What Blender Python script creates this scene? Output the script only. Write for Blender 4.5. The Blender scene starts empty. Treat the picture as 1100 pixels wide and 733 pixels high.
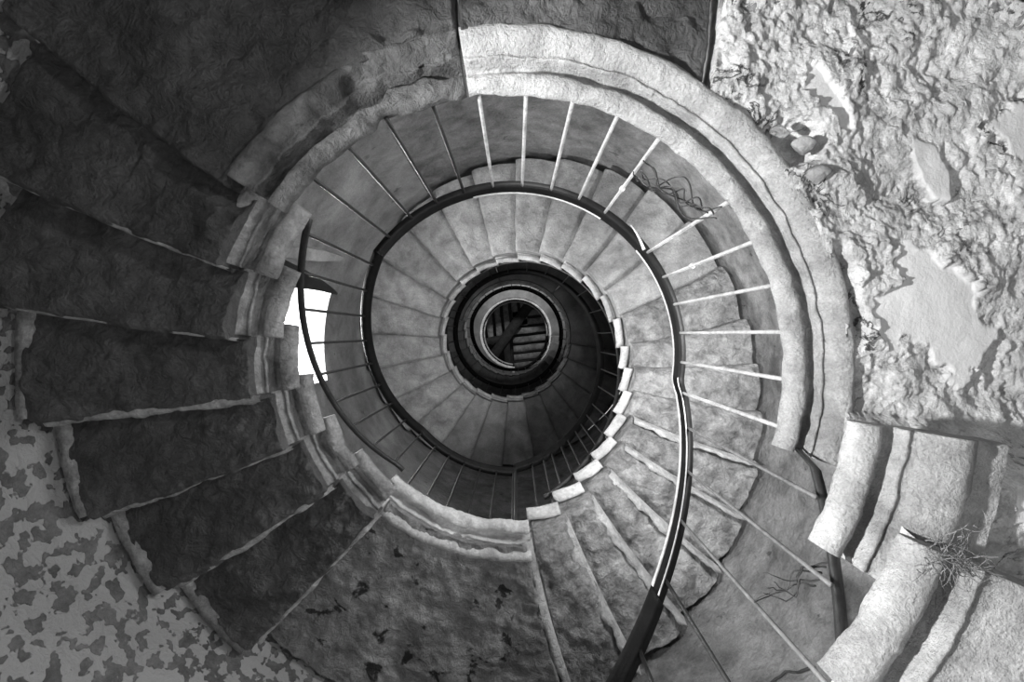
import bpy, bmesh, math, random
from mathutils import Vector, noise

random.seed(7)
COL = bpy.context.scene.collection
RAD = math.radians
# Stairwell: round open well of radius 1, wall radius 2.2, climbing counter-clockwise.
WALL_R = 2.2


def lerp(a, b, t):
    return a + (b - a) * t


def smooth(a, b, x):
    # eased 0..1 step from a to b
    t = max(0.0, min(1.0, (x - a) / (b - a)))
    return t * t * (3 - 2 * t)


def centre(z):
    # the old well leans a little as it climbs
    return 0.02 * smooth(6, 11, z), -0.125 * smooth(6.5, 11, z)


def P(phi, r, z):
    cx, cy = centre(z)
    a = RAD(phi)
    return Vector((cx + r * math.cos(a), cy - r * math.sin(a), z))


def fr(p, s, octv=4, off=0.0):
    return noise.fractal(Vector((p[0] * s + off, p[1] * s - off, p[2] * s + off * 2)), 0.9, 2.1, octv)


def ridge(p, s, off=0.0):
    return noise.ridged_multi_fractal(Vector((p[0] * s + off, p[1] * s - off, p[2] * s)), 0.9, 2.1, 4, 0.9, 2.0)


# ---------------------------------------------------------------- materials
def stone(name, lo, hi, scale=6, bump=0.35, bscale=14, rough=0.8, spots=0.0, spot_scale=7, spot_lo=0.61, streak=None,
          patches=None, dist=0.02, fine=60, spec=0.3, cluster=None, cracks=None):
    m = bpy.data.materials.new(name)
    m.use_nodes = True
    nt = m.node_tree
    N, L = nt.nodes, nt.links
    b = N['Principled BSDF']
    b.inputs['Roughness'].default_value = rough
    b.inputs['Specular IOR Level'].default_value = spec
    tc = N.new('ShaderNodeTexCoord')

    def nz(s, d=6, r=0.6, dis=0.0):
        n = N.new('ShaderNodeTexNoise')
        n.inputs['Scale'].default_value = s
        n.inputs['Detail'].default_value = d
        n.inputs['Roughness'].default_value = r
        n.inputs['Distortion'].default_value = dis
        L.new(tc.outputs['Object'], n.inputs['Vector'])
        return n

    def ramp(src, p0, c0, p1, c1):
        r = N.new('ShaderNodeValToRGB')
        r.color_ramp.elements[0].position = p0
        r.color_ramp.elements[0].color = (c0, c0, c0, 1)
        r.color_ramp.elements[1].position = p1
        r.color_ramp.elements[1].color = (c1, c1, c1, 1)
        L.new(src, r.inputs['Fac'])
        return r

    def mix(a, bb, fac, blend='MIX'):
        x = N.new('ShaderNodeMix')
        x.data_type = 'RGBA'
        x.blend_type = blend
        if isinstance(fac, float):
            x.inputs['Factor'].default_value = fac
        else:
            L.new(fac, x.inputs['Factor'])
        L.new(a, x.inputs[6])
        if isinstance(bb, float):
            x.inputs[7].default_value = (bb, bb, bb, 1)
        else:
            L.new(bb, x.inputs[7])
        return x.outputs[2]
    base = ramp(nz(scale, 8, 0.65, 0.4).outputs['Fac'], 0.33, lo, 0.68, hi).outputs['Color']
    big = ramp(nz(scale * 0.28, 3, 0.5, 0.8).outputs['Fac'], 0.35, 0.72, 0.65, 1.12).outputs['Color']
    base = mix(base, big, 1.0, 'MULTIPLY')
    grain = ramp(nz(fine, 4, 0.7).outputs['Fac'], 0.3, 0.78, 0.7, 1.15).outputs['Color']
    base = mix(base, grain, 1.0, 'MULTIPLY')
    hsrc = None
    if patches:
        # surviving skim of limewash over bare render
        pr = ramp(nz(patches[0], 2.5, 0.5, 0.2).outputs['Fac'], patches[1], 0.0, patches[1] + 0.025, 1.0)
        base = mix(base, patches[2], pr.outputs['Color'])
        hsrc = pr.outputs['Color']
    if spots > 0:
        sp = ramp(nz(spot_scale, 4, 0.6, 0.5).outputs['Fac'], spot_lo, 0.0, spot_lo + 0.05, spots)
        spf = sp.outputs['Color']
        if cluster:
            cl = ramp(nz(cluster[0], 4, 0.6, 0.6).outputs['Fac'], cluster[1], 0.12, cluster[1] + 0.12, 1.0)
            spf = mix(spf, cl.outputs['Color'], 1.0, 'MULTIPLY')
        base = mix(base, 0.012, spf)
    if cracks:
        cn = nz(cracks, 7, 0.6, 0.8)
        mm = N.new('ShaderNodeMath')
        mm.operation = 'SUBTRACT'
        L.new(cn.outputs['Fac'], mm.inputs[0])
        mm.inputs[1].default_value = 0.5
        ma = N.new('ShaderNodeMath')
        ma.operation = 'ABSOLUTE'
        L.new(mm.outputs[0], ma.inputs[0])
        cr = ramp(ma.outputs[0], 0.004, 0.9, 0.016, 0.0)
        msk = ramp(nz(cracks * 0.9, 3, 0.5).outputs['Fac'], 0.5, 0.0, 0.6, 1.0)
        base = mix(base, 0.02, mix(cr.outputs['Color'], msk.outputs['Color'], 1.0, 'MULTIPLY'))
    L.new(base, b.inputs['Base Color'])
    n1, n2 = nz(bscale, 10, 0.62, 0.6 if bscale < 30 else 0.1), nz(bscale * 4.5, 6, 0.7)
    ad = N.new('ShaderNodeMath')
    ad.operation = 'MULTIPLY_ADD'
    L.new(n2.outputs['Fac'], ad.inputs[0])
    ad.inputs[1].default_value = 0.3
    L.new(n1.outputs['Fac'], ad.inputs[2])
    out = ad.outputs[0]
    if hsrc is not None:
        a2 = N.new('ShaderNodeMath')
        a2.operation = 'MULTIPLY_ADD'
        L.new(hsrc, a2.inputs[0])
        a2.inputs[1].default_value = 0.35
        L.new(out, a2.inputs[2])
        out = a2.outputs[0]
    bp = N.new('ShaderNodeBump')
    bp.inputs['Strength'].default_value = bump
    bp.inputs['Distance'].default_value = dist
    L.new(out, bp.inputs['Height'])
    L.new(bp.outputs['Normal'], b.inputs['Normal'])
    return m


M = {
    'dark': stone('dark_rough_stone', 0.07, 0.19, 5, 1.0, 17, 0.58, dist=0.07, spec=0.45),  # darker base for the left flight and top slab
    'dark_slab': stone('dark_rough_slab', 0.08, 0.2, 6, 1.0, 17, 0.58, dist=0.07, spec=0.45),
    'mid': stone('pitted_stone', 0.18, 0.36, 8, 1.0, 18, 0.75, spots=0.92, spot_scale=7.0, spot_lo=0.60, dist=0.04),
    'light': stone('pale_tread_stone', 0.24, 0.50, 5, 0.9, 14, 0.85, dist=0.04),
    'warm': stone('streaked_tread_stone', 0.12, 0.46, 9, 1.0, 18, 0.8, dist=0.05),
    'upper': stone('shaded_sooty_upper_stone', 0.09, 0.17, 4, 0.5, 9, 0.8),  # soot and shade together in the colour high up the well
    'mould_near': stone('gritty_string_stone', 0.38, 0.62, 14, 1.0, 60, 0.9, dist=0.02, fine=140, spots=0.3, spot_scale=14, spot_lo=0.66),
    'mould': stone('carved_string_stone', 0.36, 0.62, 9, 0.7, 26, 0.85, dist=0.02),
    'mould_black': stone('black_string_stone', 0.05, 0.19, 9, 1.0, 24, 0.8, dist=0.03),  # darker tone for the landing edge past the joint
    'bar_dim': stone('dull_bar', 0.12, 0.2, 30, 0.2, 90, 0.5),
    'mould_dark': stone('weathered_string_stone', 0.13, 0.42, 7, 0.9, 20, 0.8, dist=0.03),
    'rubble': stone('rubble_mortar', 0.50, 0.82, 12, 0.8, 75, 0.95, dist=0.02, fine=120, spots=0.9, spot_scale=30, spot_lo=0.54, cluster=(3.0, 0.5), cracks=3.0),
    'plaster': stone('smooth_plaster_patch', 0.6, 0.75, 5, 0.5, 12, 0.9, dist=0.02),
    'wall_low': stone('grey_render', 0.13, 0.30, 6, 1.0, 16, 0.9, spots=0.6, spot_scale=7, spot_lo=0.66, dist=0.03),
    'light_b': stone('part_shaded_tread_stone', 0.16, 0.32, 4, 0.55, 9, 0.85, dist=0.03),  # treads darken upward: soot plus natural shading put into the colour
    'light_c': stone('shaded_sooty_tread_stone', 0.08, 0.18, 4, 0.55, 9, 0.85, dist=0.03),
    'edge': stone('painted_rail_highlight', 0.4, 0.6, 12, 0.1, 60, 0.4),  # pale tone for the painted highlights along the rail
    'wall': stone('stairwell_plaster', 0.22, 0.42, 3, 0.6, 8, 0.9, spots=0.5, spot_scale=4, spot_lo=0.66),
    'peel': stone('peeling_plaster', 0.11, 0.22, 9, 0.8, 14, 0.9, patches=(15.0, 0.475, 0.38), dist=0.03),
    'mortar': stone('lime_mortar', 0.28, 0.55, 16, 0.9, 40, 0.95),
    'arris_highlight': stone('lit_arris', 0.30, 0.58, 11, 1.0, 26, 0.9, dist=0.03),  # lit faces of the stone edges put into a paler tone
    'iron': stone('black_iron', 0.012, 0.03, 20, 0.3, 80, 0.42, spec=0.5),
    'rail': stone('dark_rail', 0.004, 0.010, 12, 0.15, 60, 0.5, spec=0.12),
    'bar': stone('pale_bar', 0.36, 0.5, 30, 0.2, 90, 0.5, spec=0.4),  # paler tone than the other bars
    'wood': stone('old_plank', 0.12, 0.28, 9, 0.4, 20, 0.85),
    'beam': stone('dark_beam', 0.018, 0.04, 9, 0.4, 20, 0.85),
    'root': stone('dry_root', 0.03, 0.08, 20, 0.4, 60, 0.9),
    'straw': stone('dry_grass', 0.08, 0.28, 20, 0.4, 60, 0.9),
    'floor': stone('floor_stone', 0.15, 0.3, 4, 0.4, 10, 0.9),
    'reveal': stone('window_reveal_plaster', 0.35, 0.55, 4, 0.4, 10, 0.9),
}


# ---------------------------------------------------------------- helpers
def obj(name, verts, faces, mat, parent=None, flat=None, recalc=True):
    me = bpy.data.meshes.new(name)
    off = parent_loc(parent)
    me.from_pydata([tuple(Vector(v) - off) for v in verts], [], faces)
    if recalc:
        bm = bmesh.new()
        bm.from_mesh(me)
        bmesh.ops.recalc_face_normals(bm, faces=bm.faces[:])
        bm.to_mesh(me)
        bm.free()
    for i, p in enumerate(me.polygons):
        p.use_smooth = not (flat and i in flat)
    me.materials.append(mat)
    o = bpy.data.objects.new(name, me)
    COL.objects.link(o)
    if parent is not None:
        o.parent = parent
    return o


def parent_loc(p):
    off = Vector((0, 0, 0))
    while p is not None:
        off += p.location
        p = p.parent
    return off


def thing(name, label, cat, loc=(0, 0, 0), group=None):
    o = bpy.data.objects.new(name, None)
    COL.objects.link(o)
    o.location = loc
    o.empty_display_size = 0.1
    return tag(o, label, cat, group)


def tag(o, label, cat, group=None):
    o['label'] = label
    o['category'] = cat
    if group:
        o['group'] = group
    return o


def struct(o):
    o['kind'] = 'structure'
    return o


def sweep(name, prof, phi0, phi1, n, mat, parent=None, zf=None, amp=0.0, ns=8.0, rf=None, chips=0.0):
    """Sweep a closed (radius, height) profile round the well; zf adds height, rf adds radius."""
    V, F = [], []
    k = len(prof)
    for i in range(n + 1):
        phi = lerp(phi0, phi1, i / n)
        zz = zf(phi) if zf else 0.0
        rr = rf(phi) if rf else 0.0
        for (r, z) in prof:
            p = P(phi, r + rr, z + zz)
            if amp:
                d = amp * fr(p, ns, 4, 3.1)
                e = amp * fr(p, ns * 1.3, 4, 9.7)
                c = chips * max(0.0, fr(p, 5.0, 3, 21.0) - 0.22)
                p = P(phi, r + rr + d + c, z + zz + e + c * 0.5)
            V.append(p)
    for i in range(n):
        for j in range(k):
            a, b = i * k + j, i * k + (j + 1) % k
            F.append((a, b, b + k, a + k))
    flat = {len(F), len(F) + 1}
    F.append(tuple(range(k)))
    F.append(tuple(range(n * k, n * k + k)))
    return obj(name, V, F, mat, parent, flat)


def moulding_profile(s, zt, r0=1.0, band=1.0):
    """Nosing roll, groove, fillet and cove of the string; r0 = nose, zt = top."""
    pts = [(0.30, -0.02), (0.055, 0.0)]
    for a in range(100, 301, 20):
        pts.append((0.055 + 0.055 * math.cos(RAD(a)), -0.055 + 0.055 * math.sin(RAD(a))))
    pts += [(0.092, -0.078), (0.096, -0.018), (0.132, -0.012), (0.142, -0.040), (0.144, -0.122), (0.147, -0.130), (0.158, -0.128),
            (0.163, -0.116), (0.175, -0.136), (0.195, -0.165), (0.22, -0.184), (0.245, -0.193), (0.27, -0.188), (0.30, -0.15)]
    pts = [(dr if dr < 0.16 else 0.16 + (dr - 0.16) * band, dz) for dr, dz in pts]
    return [(r0 + dr * s, zt + dz * s) for dr, dz in pts]


def spread(n, edge=0.02):
    u = [i / n for i in range(n + 1)]
    return sorted(set([0.0, edge * 0.35, edge] + u[1:-1] + [1 - edge, 1 - edge * 0.35, 1.0]))


def block(name, mat, parent, fin, fout, zb, zt, rin=1.1, rout=2.17, nu=24, nv=40, amp=0.02, ns=3.0, edge=0.02,
          tilt=0.0, fn=None, sag=0.0, thick=None, cham=None):
    """A stone: underside grid of rough-hewn relief, vertical sides, flat top."""
    us, vs = spread(nu, edge), spread(nv, 0.015)
    V, F = [], []
    for u in us:
        a, b = lerp(fin[0], fin[1], u), lerp(fout[0], fout[1], u)
        for v in vs:
            phi = lerp(a, b, v)
            r = lerp(rin, rout, v)
            p = P(phi, r, zb)
            # ragged edges
            if u in (0.0, 1.0):
                phi += (0.55 * fr(p, 5, 3, 5.0) + 0.25 * fr(p, 17, 2, 2.0)) * amp / 0.02 / r
                p = P(phi, r, zb)
            d = amp * (fr(p, ns, 4) + 0.55 * fr(p, ns * 3.1, 3, 7.0) + 0.22 * fr(p, ns * 7.0, 3, 17.0))
            lip = 0.022 * (max(0, 1 - u / edge) ** 2 + max(0, 1 - (1 - u) / edge) ** 2) if edge else 0
            d += lip + tilt * (u - 0.5) - sag * math.sin(math.pi * u)
            if cham:
                d += cham[1] * max(0.0, (u - 1 + cham[0]) / cham[0])
            if fn:
                d += fn(p, phi, r)
            V.append(Vector((p.x, p.y, zb + d)))
    nV = len(vs)
    nU = len(us)
    for i in range(nU - 1):
        for j in range(nV - 1):
            a = i * nV + j
            F.append((a, a + 1, a + nV + 1, a + nV))
    ring = [i * nV for i in range(nU)] + [(nU - 1) * nV + j for j in range(1, nV)] + \
           [i * nV + nV - 1 for i in range(nU - 2, -1, -1)] + [j for j in range(nV - 2, 0, -1)]
    base = len(V)
    for q in ring:
        V.append(Vector((V[q].x, V[q].y, zt if thick is None else min(zt, V[q].z + thick))))
    m = len(ring)
    flat = set()
    for k in range(m):
        flat.add(len(F))
        F.append((ring[k], ring[(k + 1) % m], base + (k + 1) % m, base + k))
    flat.add(len(F))
    if thick is None:
        F.append(tuple(base + k for k in range(m)))
    else:                                    # sloping top: cap strip by strip
        g = len(V)
        for q in range(nU * nV):
            V.append(Vector((V[q].x, V[q].y, min(zt, V[q].z + thick))))
        for i in range(nU - 1):
            for j in range(nV - 1):
                a = g + i * nV + j
                F.append((a, a + 1, a + nV + 1, a + nV))
    return obj(name, V, F, mat, parent, flat)


def tube(name, pts, r, mat, parent=None, seg=6):
    V, F = [], []
    n = len(pts)
    pts = [Vector(p) for p in pts]
    for i, p in enumerate(pts):
        t = (pts[min(i + 1, n - 1)] - pts[max(i - 1, 0)])
        t = t.normalized() if t.length > 1e-9 else Vector((0, 0, 1))
        a = t.cross(Vector((0.31, 0.12, 0.94)))
        if a.length < 0.05:
            a = t.cross(Vector((1, 0, 0)))
        a.normalize()
        b = t.cross(a)
        rr = r(i / (n - 1)) if callable(r) else r
        for k in range(seg):
            w = 2 * math.pi * k / seg
            V.append(p + a * rr * math.cos(w) + b * rr * math.sin(w))
    for i in range(n - 1):
        for k in range(seg):
            F.append((i * seg + k, i * seg + (k + 1) % seg, (i + 1) * seg + (k + 1) % seg, (i + 1) * seg + k))
    F.append(tuple(range(seg)))
    F.append(tuple((n - 1) * seg + k for k in range(seg)))
    return V, F


def merge(parts):
    V, F = [], []
    for v, f in parts:
        o = len(V)
        V += v
        F += [tuple(i + o for i in q) for q in f]
    return V, F


# ---------------------------------------------------------------- heights
Z1, Z2, Z3, Z4 = 1.81, 2.95, 9.6, 14.4
F1 = [143, 157, 171, 184.5, 198, 212, 226]               # flight 1, inner boundaries
F2 = [-84 + 10.5 * i for i in range(8)] + [14.6 * i for i in range(25)]
F2[-1] = 350.0
R1 = (Z2 - Z1) / 7
N2 = len(F2) - 1
R2 = (Z3 - Z2) / (N2 + 1)


def zf1(phi):
    return Z1 + (Z2 - Z1) * max(0, min(1, (phi - 140) / 84))


def zf2(phi):
    for i in range(N2):
        if phi <= F2[i + 1]:
            return Z2 + R2 * (i + 0.3 + (phi - F2[i]) / (F2[i + 1] - F2[i]))
    return Z3


def zf0(phi):        # the run below the first landing
    if phi > -14:
        return Z1
    return Z1 - 0.12 - 0.0195 * (-14 - phi) if phi < -17 else Z1 - 0.12 * (-14 - phi) / 3


# ---------------------------------------------------------------- lower flight (bottom right)
low = thing('stone_stair_flight', 'pale bullnosed steps below the rubble soffit, nearest the camera at lower right', 'stairs', (0, 0, 0.6))
for i, (a, b, zt, s, r0, bw) in enumerate([(-7.5, -28.7, 1.47, 0.84, 1.01, 1.5), (-20.8, -42, 1.205, 0.92, 1.01, 2.3), (-43, -60, 0.95, 0.92, 1.03, 2), (-59, -78, 0.69, 0.92, 1.03, 2)]):
    st = block('step', M['mould_near'], low, (b, a), (b, a), zt - 0.12, zt - 0.02, rin=r0 + 0.22, rout=r0 + 0.4, nu=20, nv=14, amp=0.010, ns=6, edge=0.02)
    sweep('moulding', moulding_profile(s, zt, r0, bw), b, a, 60, M['mould_near'], st, amp=0.007, ns=13)

# ---------------------------------------------------------------- landing 1
l1 = thing('stone_landing', 'nearest landing, long curved moulded edge sweeping over the right and top', 'landing', (0, 0, Z1 - 0.2))
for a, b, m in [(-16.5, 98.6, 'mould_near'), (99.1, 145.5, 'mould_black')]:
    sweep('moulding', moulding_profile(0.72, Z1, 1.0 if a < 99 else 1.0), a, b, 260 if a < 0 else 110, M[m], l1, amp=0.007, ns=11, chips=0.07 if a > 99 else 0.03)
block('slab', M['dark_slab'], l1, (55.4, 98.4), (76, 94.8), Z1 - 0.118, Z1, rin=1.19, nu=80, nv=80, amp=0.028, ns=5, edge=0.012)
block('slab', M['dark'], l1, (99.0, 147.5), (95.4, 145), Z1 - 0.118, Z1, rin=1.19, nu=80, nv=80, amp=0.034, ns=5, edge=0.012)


SKIM = []


def rubble_fn():
    patches = [  # phi, r, radial size, tangential size : smooth surviving plaster
        (7, 1.50, 0.20, 0.22), (-14.5, 1.56, 0.07, 0.05), (-13, 1.76, 0.10, 0.05), (40, 1.44, 0.06, 0.12), (25, 1.62, 0.06, 0.11), (24, 1.98, 0.12, 0.16), (46, 2.0, 0.08, 0.1)]

    def f(p, phi, r):
        z = -0.0
        if phi < -7:
            z -= 0.29 * smooth(6, 14, -phi) + 0.27 * smooth(20, 23, -phi - 14 * (r - 1.15))
        t = 4.5 * fr(p, 3.2, 6, 1.0)
        ft = math.floor(t)
        rough = 0.010 * (ft + smooth(0.72, 1.0, t - ft)) + 0.008 * fr(p, 9, 3, 4.0) + 0.004 * fr(p, 48, 2, 2.0)
        crag = 0.045 * max(0, fr(p, 5.5, 5, 13.0) - 0.3) - 0.03 * max(0, fr(p, 9, 3, 33.0) - 0.25)
        k = 0.0
        for (a, rr, sr, stn) in patches:
            q = P(a, rr, p.z)
            er = Vector((math.cos(RAD(a)), -math.sin(RAD(a)), 0))
            et = Vector((math.sin(RAD(a)), math.cos(RAD(a)), 0))
            d = p - q
            w = ((d.dot(er) / sr) ** 2 + (d.dot(et) / stn) ** 2) ** 0.5 + 0.5 * fr(p, 6, 5, a)
            k = max(k, 1 - smooth(0.9, 0.97, w))
        SKIM.append(k)
        z += (1 - k) * (rough + crag) + k * (-0.012 + 0.006 * fr(p, 5, 3))
        # hole by the moulding, and the ragged joint behind it
        hole = P(39, 1.255, p.z)
        d = (p - hole).length
        z += 0.10 * (1 - smooth(0.05, 0.11, d + 0.03 * fr(p, 12, 3)))
        hole = P(13, 1.20, p.z)
        d = (p - hole)
        et = Vector((math.sin(RAD(13)), math.cos(RAD(13)), 0))
        t = d.dot(et)
        n = (d - et * t).length
        z += 0.08 * (1 - smooth(0.02, 0.045, n + 0.02 * fr(p, 12, 3))) * (1 - smooth(0.1, 0.2, abs(t)))
        return z
    return f


rub = block('rubble_soffit', M['rubble'], l1, (-80, 54.0), (-80, 73.5), Z1 - 0.118, Z1 + 0.22, rin=1.17, nu=520, nv=190, amp=0.0, edge=0.0015, fn=rubble_fn(), thick=0.16)
at = rub.data.attributes.new('skim', 'FLOAT', 'POINT')
for q, k in enumerate(SKIM):
    at.data[q].value = k
nt = M['rubble'].node_tree
an = nt.nodes.new('ShaderNodeAttribute')
an.attribute_name = 'skim'
mx = nt.nodes.new('ShaderNodeMix')
mx.data_type = 'RGBA'
bs = nt.nodes['Principled BSDF']
src = bs.inputs['Base Color'].links[0].from_socket
nt.links.new(an.outputs['Fac'], mx.inputs['Factor'])
nt.links.new(src, mx.inputs[6])
pn = nt.nodes.new('ShaderNodeTexNoise')
pn.inputs['Scale'].default_value = 9
pn.inputs['Detail'].default_value = 8
pn.inputs['Roughness'].default_value = 0.7
pr = nt.nodes.new('ShaderNodeValToRGB')
pr.color_ramp.elements[0].position, pr.color_ramp.elements[1].position = 0.3, 0.65
pr.color_ramp.elements[0].color, pr.color_ramp.elements[1].color = (0.46, 0.46, 0.46, 1), (0.68, 0.68, 0.68, 1)
nt.links.new(pn.outputs['Fac'], pr.inputs['Fac'])
nt.links.new(pr.outputs['Color'], mx.inputs[7])
mr = nt.nodes.new('ShaderNodeMapRange')
mr.inputs['To Min'].default_value = 0.8
mr.inputs['To Max'].default_value = 0.3
nt.links.new(an.outputs['Fac'], mr.inputs['Value'])
nt.links.new(mr.outputs['Result'], [q for q in nt.nodes if q.type == 'BUMP'][0].inputs['Strength'])
nt.links.new(mx.outputs[2], bs.inputs['Base Color'])

# ---------------------------------------------------------------- flight 1 (left, dark undersides)
fl1 = thing('stone_stair_flight', 'dark rough stone steps fanning down the left side', 'stairs', (0, 0, Z1 - 0.2))
out1 = [145.0, 159.2, 173.2, 187.0, 200.5, 214, 228]
for i in range(6):
    zt = Z1 + R1 * (i + 1)
    zb = zt - R1 - 0.012
    inn = (F1[i] + 3.5, F1[i + 1] + 4)
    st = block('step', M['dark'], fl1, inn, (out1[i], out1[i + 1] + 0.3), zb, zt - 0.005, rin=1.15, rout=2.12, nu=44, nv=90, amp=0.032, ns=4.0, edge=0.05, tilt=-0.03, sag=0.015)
    sweep('moulding', moulding_profile(0.80, zt, 0.995), F1[i], F1[i + 1] + 3.0, 26, M['mould_dark'], st, amp=0.007, ns=10, chips=0.04)
    # ragged lime pointing along the joint with the next stone
    V, F = [], []
    n = 70
    for k in range(n + 1):
        v = k / n
        phi = lerp(inn[1], out1[i + 1] + 0.3, v)
        r = lerp(1.12, 2.08, v)
        p = P(phi, r, zb)
        w = 0.012 + 0.022 * max(0, fr(p, 4, 3, 30 + i) + 0.15) + 0.010 * fr(p, 14, 3, 4)
        w = max(0.002, w) * (1.2 if i > 1 else 0.6)
        for du, dz in ((-w, 0.01), (-w * 0.3, -0.012), (w * 0.7, 0.004), (w * 0.8, 0.03)):
            V.append(P(phi + math.degrees(du / r), r, zb + 0.012 + dz + 0.012 * fr(p, 9, 3, 8)))
    for k in range(n):
        for j in range(3):
            a = k * 4 + j
            F.append((a, a + 1, a + 5, a + 4))
    obj('mortar_joint', V, F, M['mortar'], st)
    # plaster fillet closing the outer end against the wall
    if i >= 2:
        V, F = [], []
        for k in range(31):
            phi = lerp(out1[i] + 0.4, out1[i + 1] - 0.3, k / 30)
            ww = 0.008 * fr(P(phi, 2.1, zb), 12, 3, 6)
            V += [P(phi, 2.105 + ww * 0.3, zb - 0.012), P(phi, 2.17 + ww, zb - 0.012), P(phi, 2.17 + ww, zb + 0.05), P(phi, 2.105, zb + 0.05)]
        for k in range(30):
            for j in range(4):
                a, b = k * 4 + j, k * 4 + (j + 1) % 4
                F.append((a, b, b + 4, a + 4))
        obj('plaster_fillet', V, F, M['mortar'], st)

# ---------------------------------------------------------------- landing 2 (bottom)
l2 = thing('stone_landing', 'pitted dark grey landing slab at the bottom with pale curved edge', 'landing', (0, 0, Z2 - 0.2))
block('slab', M['mid'], l2, (230, 274.5), (228.2, 279.5), Z2 - 0.125, Z2, rin=1.12, rout=2.17, nu=90, nv=80, amp=0.02, ns=5, edge=0.012)
sweep('moulding', moulding_profile(0.74, Z2, 1.0), 226, 275.5, 90, M['mould'], l2, amp=0.011, ns=9, chips=0.05)


def arris_highlight(parent, fin, fout, zb, w0, rise=0.05, r0=1.1, r1=2.13, seed=5):
    """Arris painted pale for its lit face, along the far edge of a stone's underside."""
    V, F = [], []
    for k in range(61):
        v = k / 60
        phi, r = lerp(fin, fout, v), lerp(r0, r1, v)
        p = P(phi, r, 0)
        w = w0 * (1 + 0.7 * fr(p, 5, 4, seed)) * (1 - 0.35 * v)
        w = max(0.006, w + 0.010 * fr(p, 18, 3, seed + 1)) * smooth(1.02, 0.94, v)
        for du, dz in ((-w, 0.016), (-w * 0.92, 0.0), (-w * 0.1, rise), (0.008, rise + 0.06)):
            V.append(P(phi + math.degrees(du / r), r, zb + dz + 0.006 * fr(p, 9, 4, seed)))
    for k in range(60):
        for j in range(3):
            a = k * 4 + j
            F.append((a, a + 1, a + 5, a + 4))
    return obj('arris_highlight', V, F, M['arris_highlight'], parent)


# slab end with its lit edge painted pale
arris_highlight(l2, 275.6, 280.6, Z2 - 0.126, 0.06, rise=0.012)

# ---------------------------------------------------------------- flight 2 (one long turn up)
fl2 = thing('stone_stair_flight', 'long pale winding flight circling the well above the second landing', 'stairs', (0, 0, Z2))
for i in range(N2):
    a, b = F2[i], F2[i + 1]
    zt = Z2 + R2 * (i + 1)
    zb = zt - R2
    if i < 8:
        inn = (a + 0.3, b + 1.6)
        out = (a + 4.0 + 0.25 * i, b + 5.2 + 0.25 * i)
    else:
        t = smooth(8, 14, i)
        inn = (a + 0.3, b + 1.6)
        out = (a + lerp(6.0, 1.0, t), b + lerp(6.5, 1.6, t))
    jit = random.uniform(-0.6, 0.6)
    dense = i < 9
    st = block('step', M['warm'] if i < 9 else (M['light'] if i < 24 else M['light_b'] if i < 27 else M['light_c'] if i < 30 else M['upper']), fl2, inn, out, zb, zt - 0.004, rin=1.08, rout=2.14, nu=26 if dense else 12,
               nv=56 if dense else 26, amp=0.026 if dense else 0.018, ns=4.5 if dense else 2.5, edge=0.06 if not dense else 0.03, tilt=0.03 + 0.03 * random.random(), sag=0.012, cham=(0.17, 0.055) if dense else (0.1, 0.02))
    if i < 5:
        arris_highlight(st, inn[1] + 0.2, out[1] + 0.2, zb + 0.004, 0.062 - 0.006 * i, seed=11 + 3 * i)
    sweep('moulding', moulding_profile(0.80 if dense else 0.62, zt, 1.0 + random.uniform(-0.006, 0.006)), a - 1.0, b + 0.2, 12, M['mould'] if i < 27 else M['mould_dark'], st, amp=0.008, ns=7)

# ---------------------------------------------------------------- landing 3, flight 3, landing 4
l3 = thing('stone_landing', 'sooty, shade-darkened landing high up the well, third from the camera', 'landing', (0, 0, Z3 - 0.2))
for a, b in ((350.5, 408), (408.4, 466), (466.4, 525)):
    block('slab', M['upper'], l3, (a, b), (a, b), Z3 - 0.18, Z3, rin=1.08, rout=2.05, nu=20, nv=16, amp=0.01, ns=3)
sweep('moulding', moulding_profile(0.6, Z3, 1.0), 349, 526, 80, M['mould_dark'], l3, amp=0.008, ns=7)
fl3 = thing('stone_stair_flight', 'dark topmost winding flight just under the timber ceiling', 'stairs', (0, 0, Z3))
N3 = 19
R3 = (Z4 - Z3) / (N3 + 1)


def phi3(i):
    return lerp(525, 715, i / N3)


def zf3(phi):
    return Z3 + (Z4 - Z3) * max(0, min(1, (phi - 522) / 193))


for i in range(N3):
    zt = Z3 + R3 * (i + 1)
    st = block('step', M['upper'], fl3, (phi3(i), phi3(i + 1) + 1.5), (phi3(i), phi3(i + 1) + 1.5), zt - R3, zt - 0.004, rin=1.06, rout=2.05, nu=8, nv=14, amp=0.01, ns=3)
    sweep('moulding', moulding_profile(0.5, zt, 1.0), phi3(i) - 1, phi3(i + 1) + 0.2, 6, M['mould'], st, amp=0.006, ns=7)
l4 = thing('stone_landing', 'top gallery with a thin pale rim round the well mouth', 'landing', (0, 0, Z4 - 0.2))
block('slab', M['upper'], l4, (715.5, 985), (715.5, 985), Z4 - 0.17, Z4, rin=1.05, rout=2.05, nu=60, nv=14, amp=0.01, ns=3)
sweep('moulding', [(1.06, Z4), (1.0, Z4), (0.985, Z4 - 0.05), (1.01, Z4 - 0.10), (1.05, Z4 - 0.12), (1.1, Z4 - 0.1)], 714, 985, 120, M['mould'], l4)
sweep('end_rim', [(1.0, Z4), (1.0, Z4 - 0.12), (1.42, Z4 - 0.12), (1.42, Z4)], 985, 988.5, 3, M['mould'], l4)

# ---------------------------------------------------------------- railings
RAIL = [(-0.030, 0.012), (-0.034, 0.035), (-0.022, 0.052), (0.014, 0.052), (0.03, 0.04), (0.034, 0.014), (0.022, 0.008), (0.022, -0.006), (-0.016, -0.006), (-0.016, 0.010)]


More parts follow.
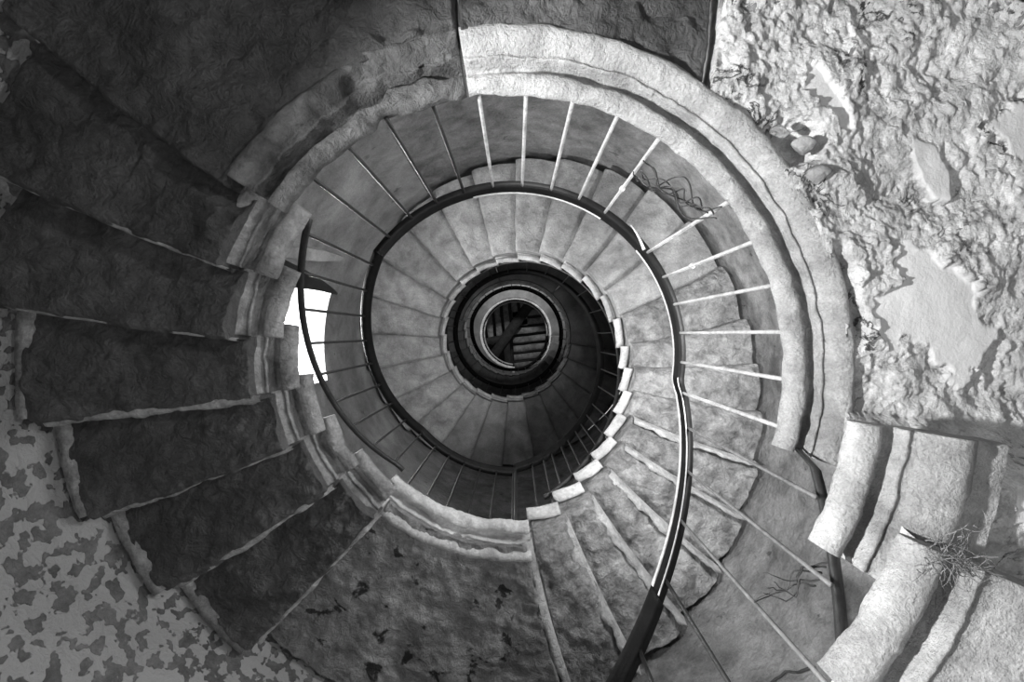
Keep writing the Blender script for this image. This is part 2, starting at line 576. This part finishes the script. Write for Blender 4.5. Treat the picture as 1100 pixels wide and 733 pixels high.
def handrail(parent, a, b, zf, R=1.0, n=None, s=1.0, mat='rail'):
    n = n or max(12, int(abs(b - a) / 1.6))
    return sweep('handrail', [(R + x * s, z * s) for x, z in RAIL], a, b, n, M[mat], parent, zf=zf)


_bal = {}


def baluster(parent, phi, z0, z1, mat, r=0.0085, R0=1.035, R1=1.002):
    a, b = P(phi, R0, z0), P(phi, R1, z1)
    V, F = tube('baluster', [lerp(a, b, t / 4) for t in range(5)], r, None, seg=8)
    return obj('baluster', V, F, M[mat], parent)


def collar(parent_bar, phi, z, R, mat='bar'):
    p = P(phi, R, z)
    V, F = tube('collar', [p - Vector((0, 0, 0.012)), p + Vector((0, 0, 0.012))], 0.014, None, seg=8)
    obj('collar', V, F, M[mat], parent_bar)


# A: lower run and first landing
H = 1.06
ra = thing('iron_railing', 'large foreground railing, thick curved handrail with pale bars at right and top', 'railing', (0, 0, 0.6))


def zra(phi):
    if phi > -8:
        return Z1 + H
    return lerp(Z1 + H - 0.0225 * (-8 - phi), Z1 + H, 1 - smooth(-2, 6, -8 - phi))


handrail(ra, -58.0, 143.5, zra, n=150)
sweep('handrail', [(0.998 + x * 1.12, z * 1.12 - 0.012) for x, z in RAIL], -84, -57.2, 26, M['rail'], ra, zf=zra)
for k, phi in enumerate([-75, -65, -54, -43, -32.5, -22]):
    baluster(ra, phi, zf0(phi) - 0.02, zra(phi) + 0.0, 'bar_dim' if phi > -48 else 'iron', r=0.007)
for k in range(16):
    phi = -12.6 + 9.93 * k
    z0 = Z1 - 0.01
    if k == 6:            # this bar is missing; a loose strip of the rail marks its place
        continue
    b = baluster(ra, phi, z0, Z1 + H, 'bar' if phi < 97 else 'iron')
    if k in (7, 4):
        collar(b, phi, Z1 + 0.62, 1.015)
sweep('lower_bar', [(1.06, -0.014), (1.06, 0.014), (1.084, 0.014), (1.084, -0.014)], -82, -15.5, 30, M['iron'], ra, zf=lambda p: zf0(p) + 0.0)
for a, b in ((-57, 40), (57, 104)):          # highlight on the polished well side, painted as a pale strip
    sweep('rail_highlight', [(0.962, 0.018), (0.962, 0.034), (0.968, 0.034), (0.968, 0.018)], a, b, 60, M['edge'], ra, zf=zra)
sweep('rail_highlight', [(0.985, -0.010), (0.985, -0.005), (0.991, -0.005), (0.991, -0.010)], -57, -8, 40, M['edge'], ra, zf=zra)  # second painted highlight line, under the rail
# thin bright lip of a strip that has sprung loose from the rail
tp = [P(lerp(38.5, 47.5, t), lerp(0.99, 1.032, t), Z1 + H - 0.02 - 0.012 * math.sin(3 * t)) for t in [i / 12 for i in range(13)]]
V, F = tube('loose_strip', tp, lambda t: 0.009 * (1 - 0.8 * t), None)
obj('loose_strip', V, F, M['plaster'], ra)

# B: first flight and second landing
rb = thing('iron_railing', 'thin dark railing on the left dark flight and bottom landing', 'railing', (0, 0, Z1))


def zrb(phi):
    if phi < 222:
        return lerp(Z1 + 1.02, Z2 + 0.96, (phi - 140) / 82)
    return Z2 + 0.96


handrail(rb, 142.5, 271.5, zrb, n=90)
for k in range(9):
    phi = 147.5 + 9.4 * k
    baluster(rb, phi, zf1(phi) + 0.095, zrb(phi), 'iron', r=0.0075, R0=1.006)
for k in range(6):
    phi = 231.5 + 7.7 * k
    baluster(rb, phi, Z2 - 0.01, zrb(phi), 'iron', r=0.0075)
nb = baluster(rb, 271.0, Z2 - 0.04, zrb(270) + 0.02, 'iron', r=0.012)
collar(nb, 271.0, Z2 + 0.02, 1.035, 'iron')
sweep('lower_bar', [(0.994, -0.010), (0.994, 0.012), (1.018, 0.012), (1.018, -0.010)], 144, 227, 40, M['iron'], rb, zf=lambda p: zf1(p) + 0.09)
# C: second flight
rc = thing('iron_railing', 'black railing spiralling up the second flight around the dark centre', 'railing', (0, 0, Z2))


def zrc(phi):
    return zf2s(phi) + 1.03


_zs = {}


def zf2s(phi):
    return sum(zf2(phi + d) for d in (-8, -4, 0, 4, 8)) / 5 if phi > -76 else lerp(Z2 + 0.02, sum(zf2(-76 + d) for d in (-8, -4, 0, 4, 8)) / 5, (phi + 90) / 14)


handrail(rc, -90, 350, zrc, n=220, s=1.15)
for i in range(N2):
    for t in ((0.3, 0.85) if i < 4 else (0.5,)):
        phi = lerp(F2[i], F2[i + 1], t)
        baluster(rc, phi, Z2 + R2 * (i + 1) - 0.01, zrc(phi), 'iron', r=0.0075)
sweep('lower_bar', [(1.0, -0.012), (1.0, 0.012), (1.03, 0.012), (1.03, -0.012)], -78, 348, 180, M['iron'], rc, zf=lambda p: zf2s(p) + 0.16)
# D: the upper landing and flight
rd = thing('iron_railing', 'small black ring of railing on the third landing and top flight', 'railing', (0, 0, Z3))


def zrd(phi):
    return (Z3 if phi < 522 else zf3(phi)) + 1.0


handrail(rd, 350, 715, zrd, n=200, s=1.3)
for k in range(32):
    phi = 354 + 11.2 * k
    baluster(rd, phi, (Z3 if phi < 525 else zf3(phi)) + 0.02, zrd(phi), 'iron', r=0.008)
re_ = thing('iron_railing', 'thin pale guard rail round the top gallery under the planks', 'railing', (0, 0, Z4))
handrail(re_, 715, 985, lambda p: Z4 + 0.95, n=70, s=0.7, mat='bar')
for k in range(24):
    baluster(re_, 717 + 11.3 * k, Z4 - 0.01, Z4 + 0.95, 'bar', r=0.008)

# ---------------------------------------------------------------- things caught on the stair
def loops(phi_a, phi_b, za, n, seed):
    rnd = random.Random(seed)
    parts = []
    for k in range(n):
        pts = []
        d0, d1 = rnd.uniform(-1.5, 1.5), rnd.uniform(-2, 1.5)
        s, ph, rr = rnd.uniform(0.02, 0.05), rnd.uniform(0, 6), rnd.uniform(0.98, 1.02)
        h = rnd.uniform(0.0, 0.14)
        for i in range(41):
            t = i / 40
            phi = lerp(phi_a + d0, phi_b + d1, t) + 1.3 * math.sin(9 * t + ph)
            r = rr + s * math.sin(6.3 * t * (1 + 0.3 * k) + ph) * math.sin(math.pi * t) - 0.02
            pts.append(P(phi, r, za + h + 0.12 * math.sin(math.pi * t + ph * 0.2) + 0.03 * math.sin(14 * t + ph)))
        parts.append(tube('wire', pts, 0.0035, None, seg=5))
    return merge(parts)


V, F = loops(56.5, 37.0, Z1 + 0.10, 6, 5)
tag(obj('wire_tangle', V, F, M['iron']), 'loose tangle of thin dark wire strung between two bars at upper right', 'wire')


def pebble(c, sx, sy, sz, seed):
    bm = bmesh.new()
    bmesh.ops.create_icosphere(bm, subdivisions=3, radius=1)
    rnd = random.Random(seed)
    planes = [(Vector((rnd.uniform(-1, 1), rnd.uniform(-1, 1), rnd.uniform(-1, 1))).normalized(), rnd.uniform(0.5, 0.75)) for _ in range(9)]
    V = []
    for v in bm.verts:
        q = v.co.copy()
        for nrm, d in planes:
            e = q.dot(nrm) - d
            if e > 0:
                q -= nrm * e
        q *= 1 + 0.06 * fr(q, 3, 3, seed)
        V.append(Vector((c[0] + q.x * sx, c[1] + q.y * sy, c[2] + q.z * sz)))
    F = [tuple(v.index for v in f.verts) for f in bm.faces]
    bm.free()
    return V, F


for (phi, r, sz, lab) in [(41.5, 1.235, 0.035, 'small angular stone wedged high in the hole beside the landing moulding'),
                          (37.3, 1.265, 0.042, 'pale angular stone in the middle of the hole beside the landing moulding'),
                          (32.2, 1.25, 0.045, 'flat chipped stone below the hole beside the landing moulding')]:
    c = P(phi, r, Z1 - 0.15)
    V, F = pebble(c, sz, sz * 0.8, sz * 0.9, int(phi * 10))
    tag(obj('rubble_stone', V, F, M['mould_dark']), lab, 'stone')


def strands(c, n, length, seed, r=0.0022, up=-0.4):
    rnd = random.Random(seed)
    parts = []
    for k in range(n):
        p = Vector(c) + Vector((rnd.gauss(0, 0.035), rnd.gauss(0, 0.025), rnd.gauss(0, 0.008)))
        d = Vector((rnd.gauss(0.3, 1), rnd.gauss(0.3, 1), rnd.gauss(up, 0.3))).normalized()
        pts = []
        for i in range(9):
            pts.append(p.copy())
            d = (d + Vector((rnd.gauss(0, 0.35), rnd.gauss(0, 0.35), rnd.gauss(0, 0.2)))).normalized()
            p += d * length / 8
        parts.append(tube('blade', pts, lambda t: r * (1 - 0.7 * t), None, seg=4))
    return merge(parts)


V, F = strands(P(-20.5, 1.085, 1.11), 55, 0.075, 3, r=0.0014)
tag(obj('dry_grass_tuft', V, F, M['straw']), 'wispy dry grass caught where the two lower right steps meet', 'grass')


def root(pts, r, name, lab, mat='root'):
    q = []
    for i in range(len(pts) - 1):
        for k in range(10):
            t = k / 10
            p = lerp(Vector(pts[i]), Vector(pts[i + 1]), t)
            w = 0.03
            q.append(p + Vector((fr(p, 6, 3, 2) * w, fr(p, 6, 3, 8) * w, fr(p, 6, 3, 4) * w)))
    V, F = tube(name, q, lambda t: r * (1 - 0.6 * t), None, seg=5)
    return V, F


V, F = root([P(-45.6, 2.185, 2.46), P(-50, 2.185, 2.55), P(-56, 2.185, 2.52), P(-62, 2.185, 2.58)], 0.008, 'dry_root', '')
tag(obj('dry_root', V, F, M['root']), 'long thin dry root crossing the grey wall at lower right', 'root')
parts = []
for k in range(5):
    a = P(-29.5 - k * 1.2, 1.075, zf0(-30) + 0.02)
    rnd = random.Random(40 + k)
    parts.append(root([a, a + Vector((-0.05 - 0.04 * rnd.random(), 0.03 * rnd.random(), 0.02)), a + Vector((-0.10 - 0.08 * rnd.random(), 0.05 + 0.05 * rnd.random(), 0.0)), a + Vector((-0.14 - 0.1 * rnd.random(), 0.02 * rnd.random(), -0.02))], 0.003, 'rootlet', ''))
V, F = merge(parts)
tag(obj('dry_root', V, F, M['root']), 'spray of fine rootlets clinging to the dark lower bar at right', 'root')

# ---------------------------------------------------------------- shell
WIN = (164.5, 191.0, 3.9, 5.62)


def wall(name, phi0, phi1, z0, z1, mat, nphi, nz, hole=None, amp=0.012, R=WALL_R):
    phis = [lerp(phi0, phi1, i / nphi) for i in range(nphi + 1)]
    zs = [lerp(z0, z1, i / nz) for i in range(nz + 1)]
    if hole:
        phis = sorted(set(p for p in phis if abs(p - hole[0]) > 0.6 and abs(p - hole[1]) > 0.6) | {hole[0], hole[1]})
        zs = sorted(set(z for z in zs if abs(z - hole[2]) > 0.03 and abs(z - hole[3]) > 0.03) | {hole[2], hole[3]})
    V, F = [], []
    for z in zs:
        for ph in phis:
            p = P(ph, R, z)
            p0 = Vector((math.cos(RAD(ph)) * R, -math.sin(RAD(ph)) * R, z))
            d = amp * (fr(p0, 2.0, 4) + 0.5)
            V.append(P(ph, R + max(0.0, d), z))
    n = len(phis)
    for i in range(len(zs) - 1):
        for j in range(n - 1):
            if hole and hole[0] - 1e-6 <= phis[j] and phis[j + 1] <= hole[1] + 1e-6 and hole[2] - 1e-6 <= zs[i] and zs[i + 1] <= hole[3] + 1e-6:
                continue
            a = i * n + j
            F.append((a, a + 1, a + n + 1, a + n))
    return struct(obj(name, V, F, mat, recalc=False))


wall('wall_left', 120, 240, -1.6, 2.95, M['peel'], 120, 70)
wall('wall_left_upper', 120, 240, 2.95, 9.0, M['wall'], 120, 80, hole=WIN)
wall('wall_right', 240, 480, -1.6, 9.0, M['wall_low'], 190, 120, amp=0.02)
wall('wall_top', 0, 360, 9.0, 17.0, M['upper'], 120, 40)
# window: splayed reveal, open to the sky
a0, a1, z0, z1 = WIN
ro = 2.75
outer = [P(a0 + 3, ro, z0 + 0.05), P(a1 - 3, ro, z0 + 0.05), P(a1 - 3, ro, z1 + 0.28), P(a0 + 3, ro, z1 + 0.28)]
V, F = [], []
nseg = 16
ringn = 0
for t in [0, 0.25, 0.5, 0.75, 1.0]:
    loop = []
    for (u0, w0, u1, w1) in ((a0, z0, a1, z0), (a1, z0, a1, z1), (a1, z1, a0, z1), (a0, z1, a0, z0)):
        for k in range(nseg):
            u, w = lerp(u0, u1, k / nseg), lerp(w0, w1, k / nseg)
            r = WALL_R + 0.006 + t * 0.6
            loop.append(P(u + (t * -2.0 * ((u - (a0 + a1) / 2) / ((a1 - a0) / 2))), r, w))
    V += loop
    ringn = len(loop)
for i in range(4):
    for k in range(ringn):
        a, b = i * ringn + k, i * ringn + (k + 1) % ringn
        F.append((a, b, b + ringn, a + ringn))
struct(obj('window_1', V, F, M['reveal'], recalc=False))
# shade on the window splay, put in as a dark patch, and the ledge over it
def on_wall(px, py, R):
    dx, dy = (px - 554) / 520, (py - 358) / 520
    a, b, c = dx * dx + dy * dy, 2 * (0.02 * dx - 0.126 * dy), 0.02 ** 2 + 0.126 ** 2 - R * R
    z = (-b + math.sqrt(b * b - 4 * a * c)) / (2 * a)
    return Vector((0.02 + dx * z, -0.126 + dy * z, z))


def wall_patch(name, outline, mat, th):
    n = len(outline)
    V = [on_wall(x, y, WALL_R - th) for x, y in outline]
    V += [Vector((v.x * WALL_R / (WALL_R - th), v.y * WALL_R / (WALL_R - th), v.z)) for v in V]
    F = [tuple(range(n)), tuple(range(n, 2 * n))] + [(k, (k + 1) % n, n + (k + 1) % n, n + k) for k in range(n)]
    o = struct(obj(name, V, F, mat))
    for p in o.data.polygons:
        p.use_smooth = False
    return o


wall_patch('splay_shade', [(300, 276), (316, 284), (330, 291), (346, 301), (357, 309), (363, 315), (362, 317), (345, 313), (328, 310.5), (312, 309), (300, 305)], M['iron'], 0.03)
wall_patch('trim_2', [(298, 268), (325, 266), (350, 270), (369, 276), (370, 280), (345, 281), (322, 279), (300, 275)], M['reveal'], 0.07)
# floor and roof deck
for nm, zz, mm in (('floor', -1.6, 'floor'), ('ceiling', 17.0, 'beam')):
    V = [Vector((0, 0, zz))] + [Vector((2.4 * math.cos(RAD(a)), 2.4 * math.sin(RAD(a)) + (-0.12 if zz > 0 else 0), zz)) for a in range(0, 360, 6)]
    F = [(0, 1 + k, 1 + (k + 1) % 60) for k in range(60)]
    struct(obj(nm, V, F, M[mm]))

# ---------------------------------------------------------------- timber ceiling
tcl = thing('timber_ceiling', 'old timber ceiling of planks on a diagonal beam, seen through the well', 'ceiling', (0.02, -0.126, 16.2))


def beam(name, c, length, w, h, ang, mat):
    ca, sa = math.cos(RAD(ang)), math.sin(RAD(ang))
    V = []
    n = 8
    for i in range(n + 1):
        t = (i / n - 0.5) * length
        for (x, z) in ((-w / 2, 0), (-w / 2 * 0.9, -h), (w / 2 * 0.9, -h), (w / 2, 0)):
            p = Vector((c[0] + t * ca - x * sa, c[1] + t * sa + x * ca, c[2] + z))
            V.append(p + Vector((fr(p, 2, 3) * 0.02, fr(p, 2, 3, 5) * 0.02, 0)))
    F = []
    for i in range(n):
        for j in range(4):
            a, b = i * 4 + j, i * 4 + (j + 1) % 4
            F.append((a, b, b + 4, a + 4))
    F += [(0, 1, 2, 3), tuple(n * 4 + k for k in range(4))]
    return obj(name, V, F, mat, tcl)


def sp(px, py, z):        # a spot on the roof, sketched from a plan of the boards
    return (0.02 + (px - 554) / 520 * z, -0.126 + (py - 358) / 520 * z, z)


zc = 16.45
beam('beam', sp(552.5, 350, 16.2), 3.2, 0.34, 0.22, math.degrees(math.atan2(-54, 38)), M['beam'])
beam('beam', sp(545.5, 382, 16.3), 1.3, 0.24, 0.16, 84, M['beam'])
beam('beam', sp(527, 366, 16.3), 1.1, 0.24, 0.16, -10, M['beam'])
for k in range(5):
    beam('plank', sp(525.5 + 9.0 * k, 344 - 4.5 * k, zc), 1.5, 0.20, 0.04, 84, M['wood'])
for k in range(8):
    beam('plank', sp(571 + 0.5 * k, 336 + 9.2 * k, zc), 1.35, 0.205, 0.04, -6, M['wood'])

# ---------------------------------------------------------------- light
def lamp(name, kind, loc, target, power, size=0.1, spot=None, blend=0.3, size_y=None):
    ld = bpy.data.lights.new(name, kind)
    ld.energy = power
    if kind == 'AREA':
        ld.shape = 'RECTANGLE' if size_y else 'DISK'
        ld.size = size
        if size_y:
            ld.size_y = size_y
    else:
        ld.shadow_soft_size = size
    if kind == 'SPOT':
        ld.spot_size = RAD(spot)
        ld.spot_blend = blend
    o = bpy.data.objects.new(name, ld)
    COL.objects.link(o)
    o.location = loc
    o.rotation_euler = (Vector(target) - Vector(loc)).to_track_quat('-Z', 'Y').to_euler()
    return o


w = bpy.data.worlds.new('sky')
bpy.context.scene.world = w
w.use_nodes = True
w.node_tree.nodes['Background'].inputs['Color'].default_value = (0.9, 0.9, 0.9, 1)
w.node_tree.nodes['Background'].inputs['Strength'].default_value = 1.2
# daylight through the tall window on the left
lamp('window_light', 'AREA', (-3.0, 0.1, 5.6), (1.0, 0.3, 4.3), 420, 0.8, size_y=1.2)
# low raking light from an opening at the left, under the first flight
lamp('door_light', 'SPOT', (-1.9, -0.05, 0.1), (1.5, -0.15, 1.75), 900, 0.06, 74, 0.5)
# added soft fill shining up from the ground floor
lamp('floor_fill', 'AREA', (0.3, 0.2, -1.3), (0.3, 0.2, 3), 34, 1.6)
# added fill lamps hidden over the first landing, for the turn above
lamp('landing_fill', 'AREA', P(82, 1.65, 2.4), (0.5, 0.9, 4.0), 26, 0.5)
lamp('landing_fill', 'AREA', P(8, 1.7, 2.4), (-1.4, -0.3, 6.3), 65, 0.5)
lamp('well_fill', 'SPOT', (0.35, 0.3, -1.4), (-0.2, -0.2, 6), 600, 0.25, 30, 0.5)  # added spot below the camera, lighting soffits up the well
# added weak spot raking the dark undersides on the left for relief
lamp('side_fill', 'SPOT', (1.3, -0.8, 0.0), (-1.6, 0.25, 2.1), 80, 0.08, 80, 0.7)
# added lamp hidden above the third landing to lift the ceiling planks
lamp('roof_fill', 'SPOT', (0.1, -1.7, 12.5), (0.1, 0.1, 16.3), 260, 0.1, 110, 0.5)

# ---------------------------------------------------------------- camera
cd = bpy.data.cameras.new('camera')
cd.sensor_width = 36
cd.lens = 520 / 1100 * 36
cd.shift_x = -4 / 1100
cd.shift_y = -8.5 / 1100
cd.clip_start = 0.02
cam = bpy.data.objects.new('camera', cd)
COL.objects.link(cam)
cam.location = (0.02, -0.126, 0)
cam.rotation_euler = (math.pi, 0, 0)
sc = bpy.context.scene
sc.camera = cam
sc.view_settings.view_transform = 'Standard'
sc.view_settings.look = 'None'
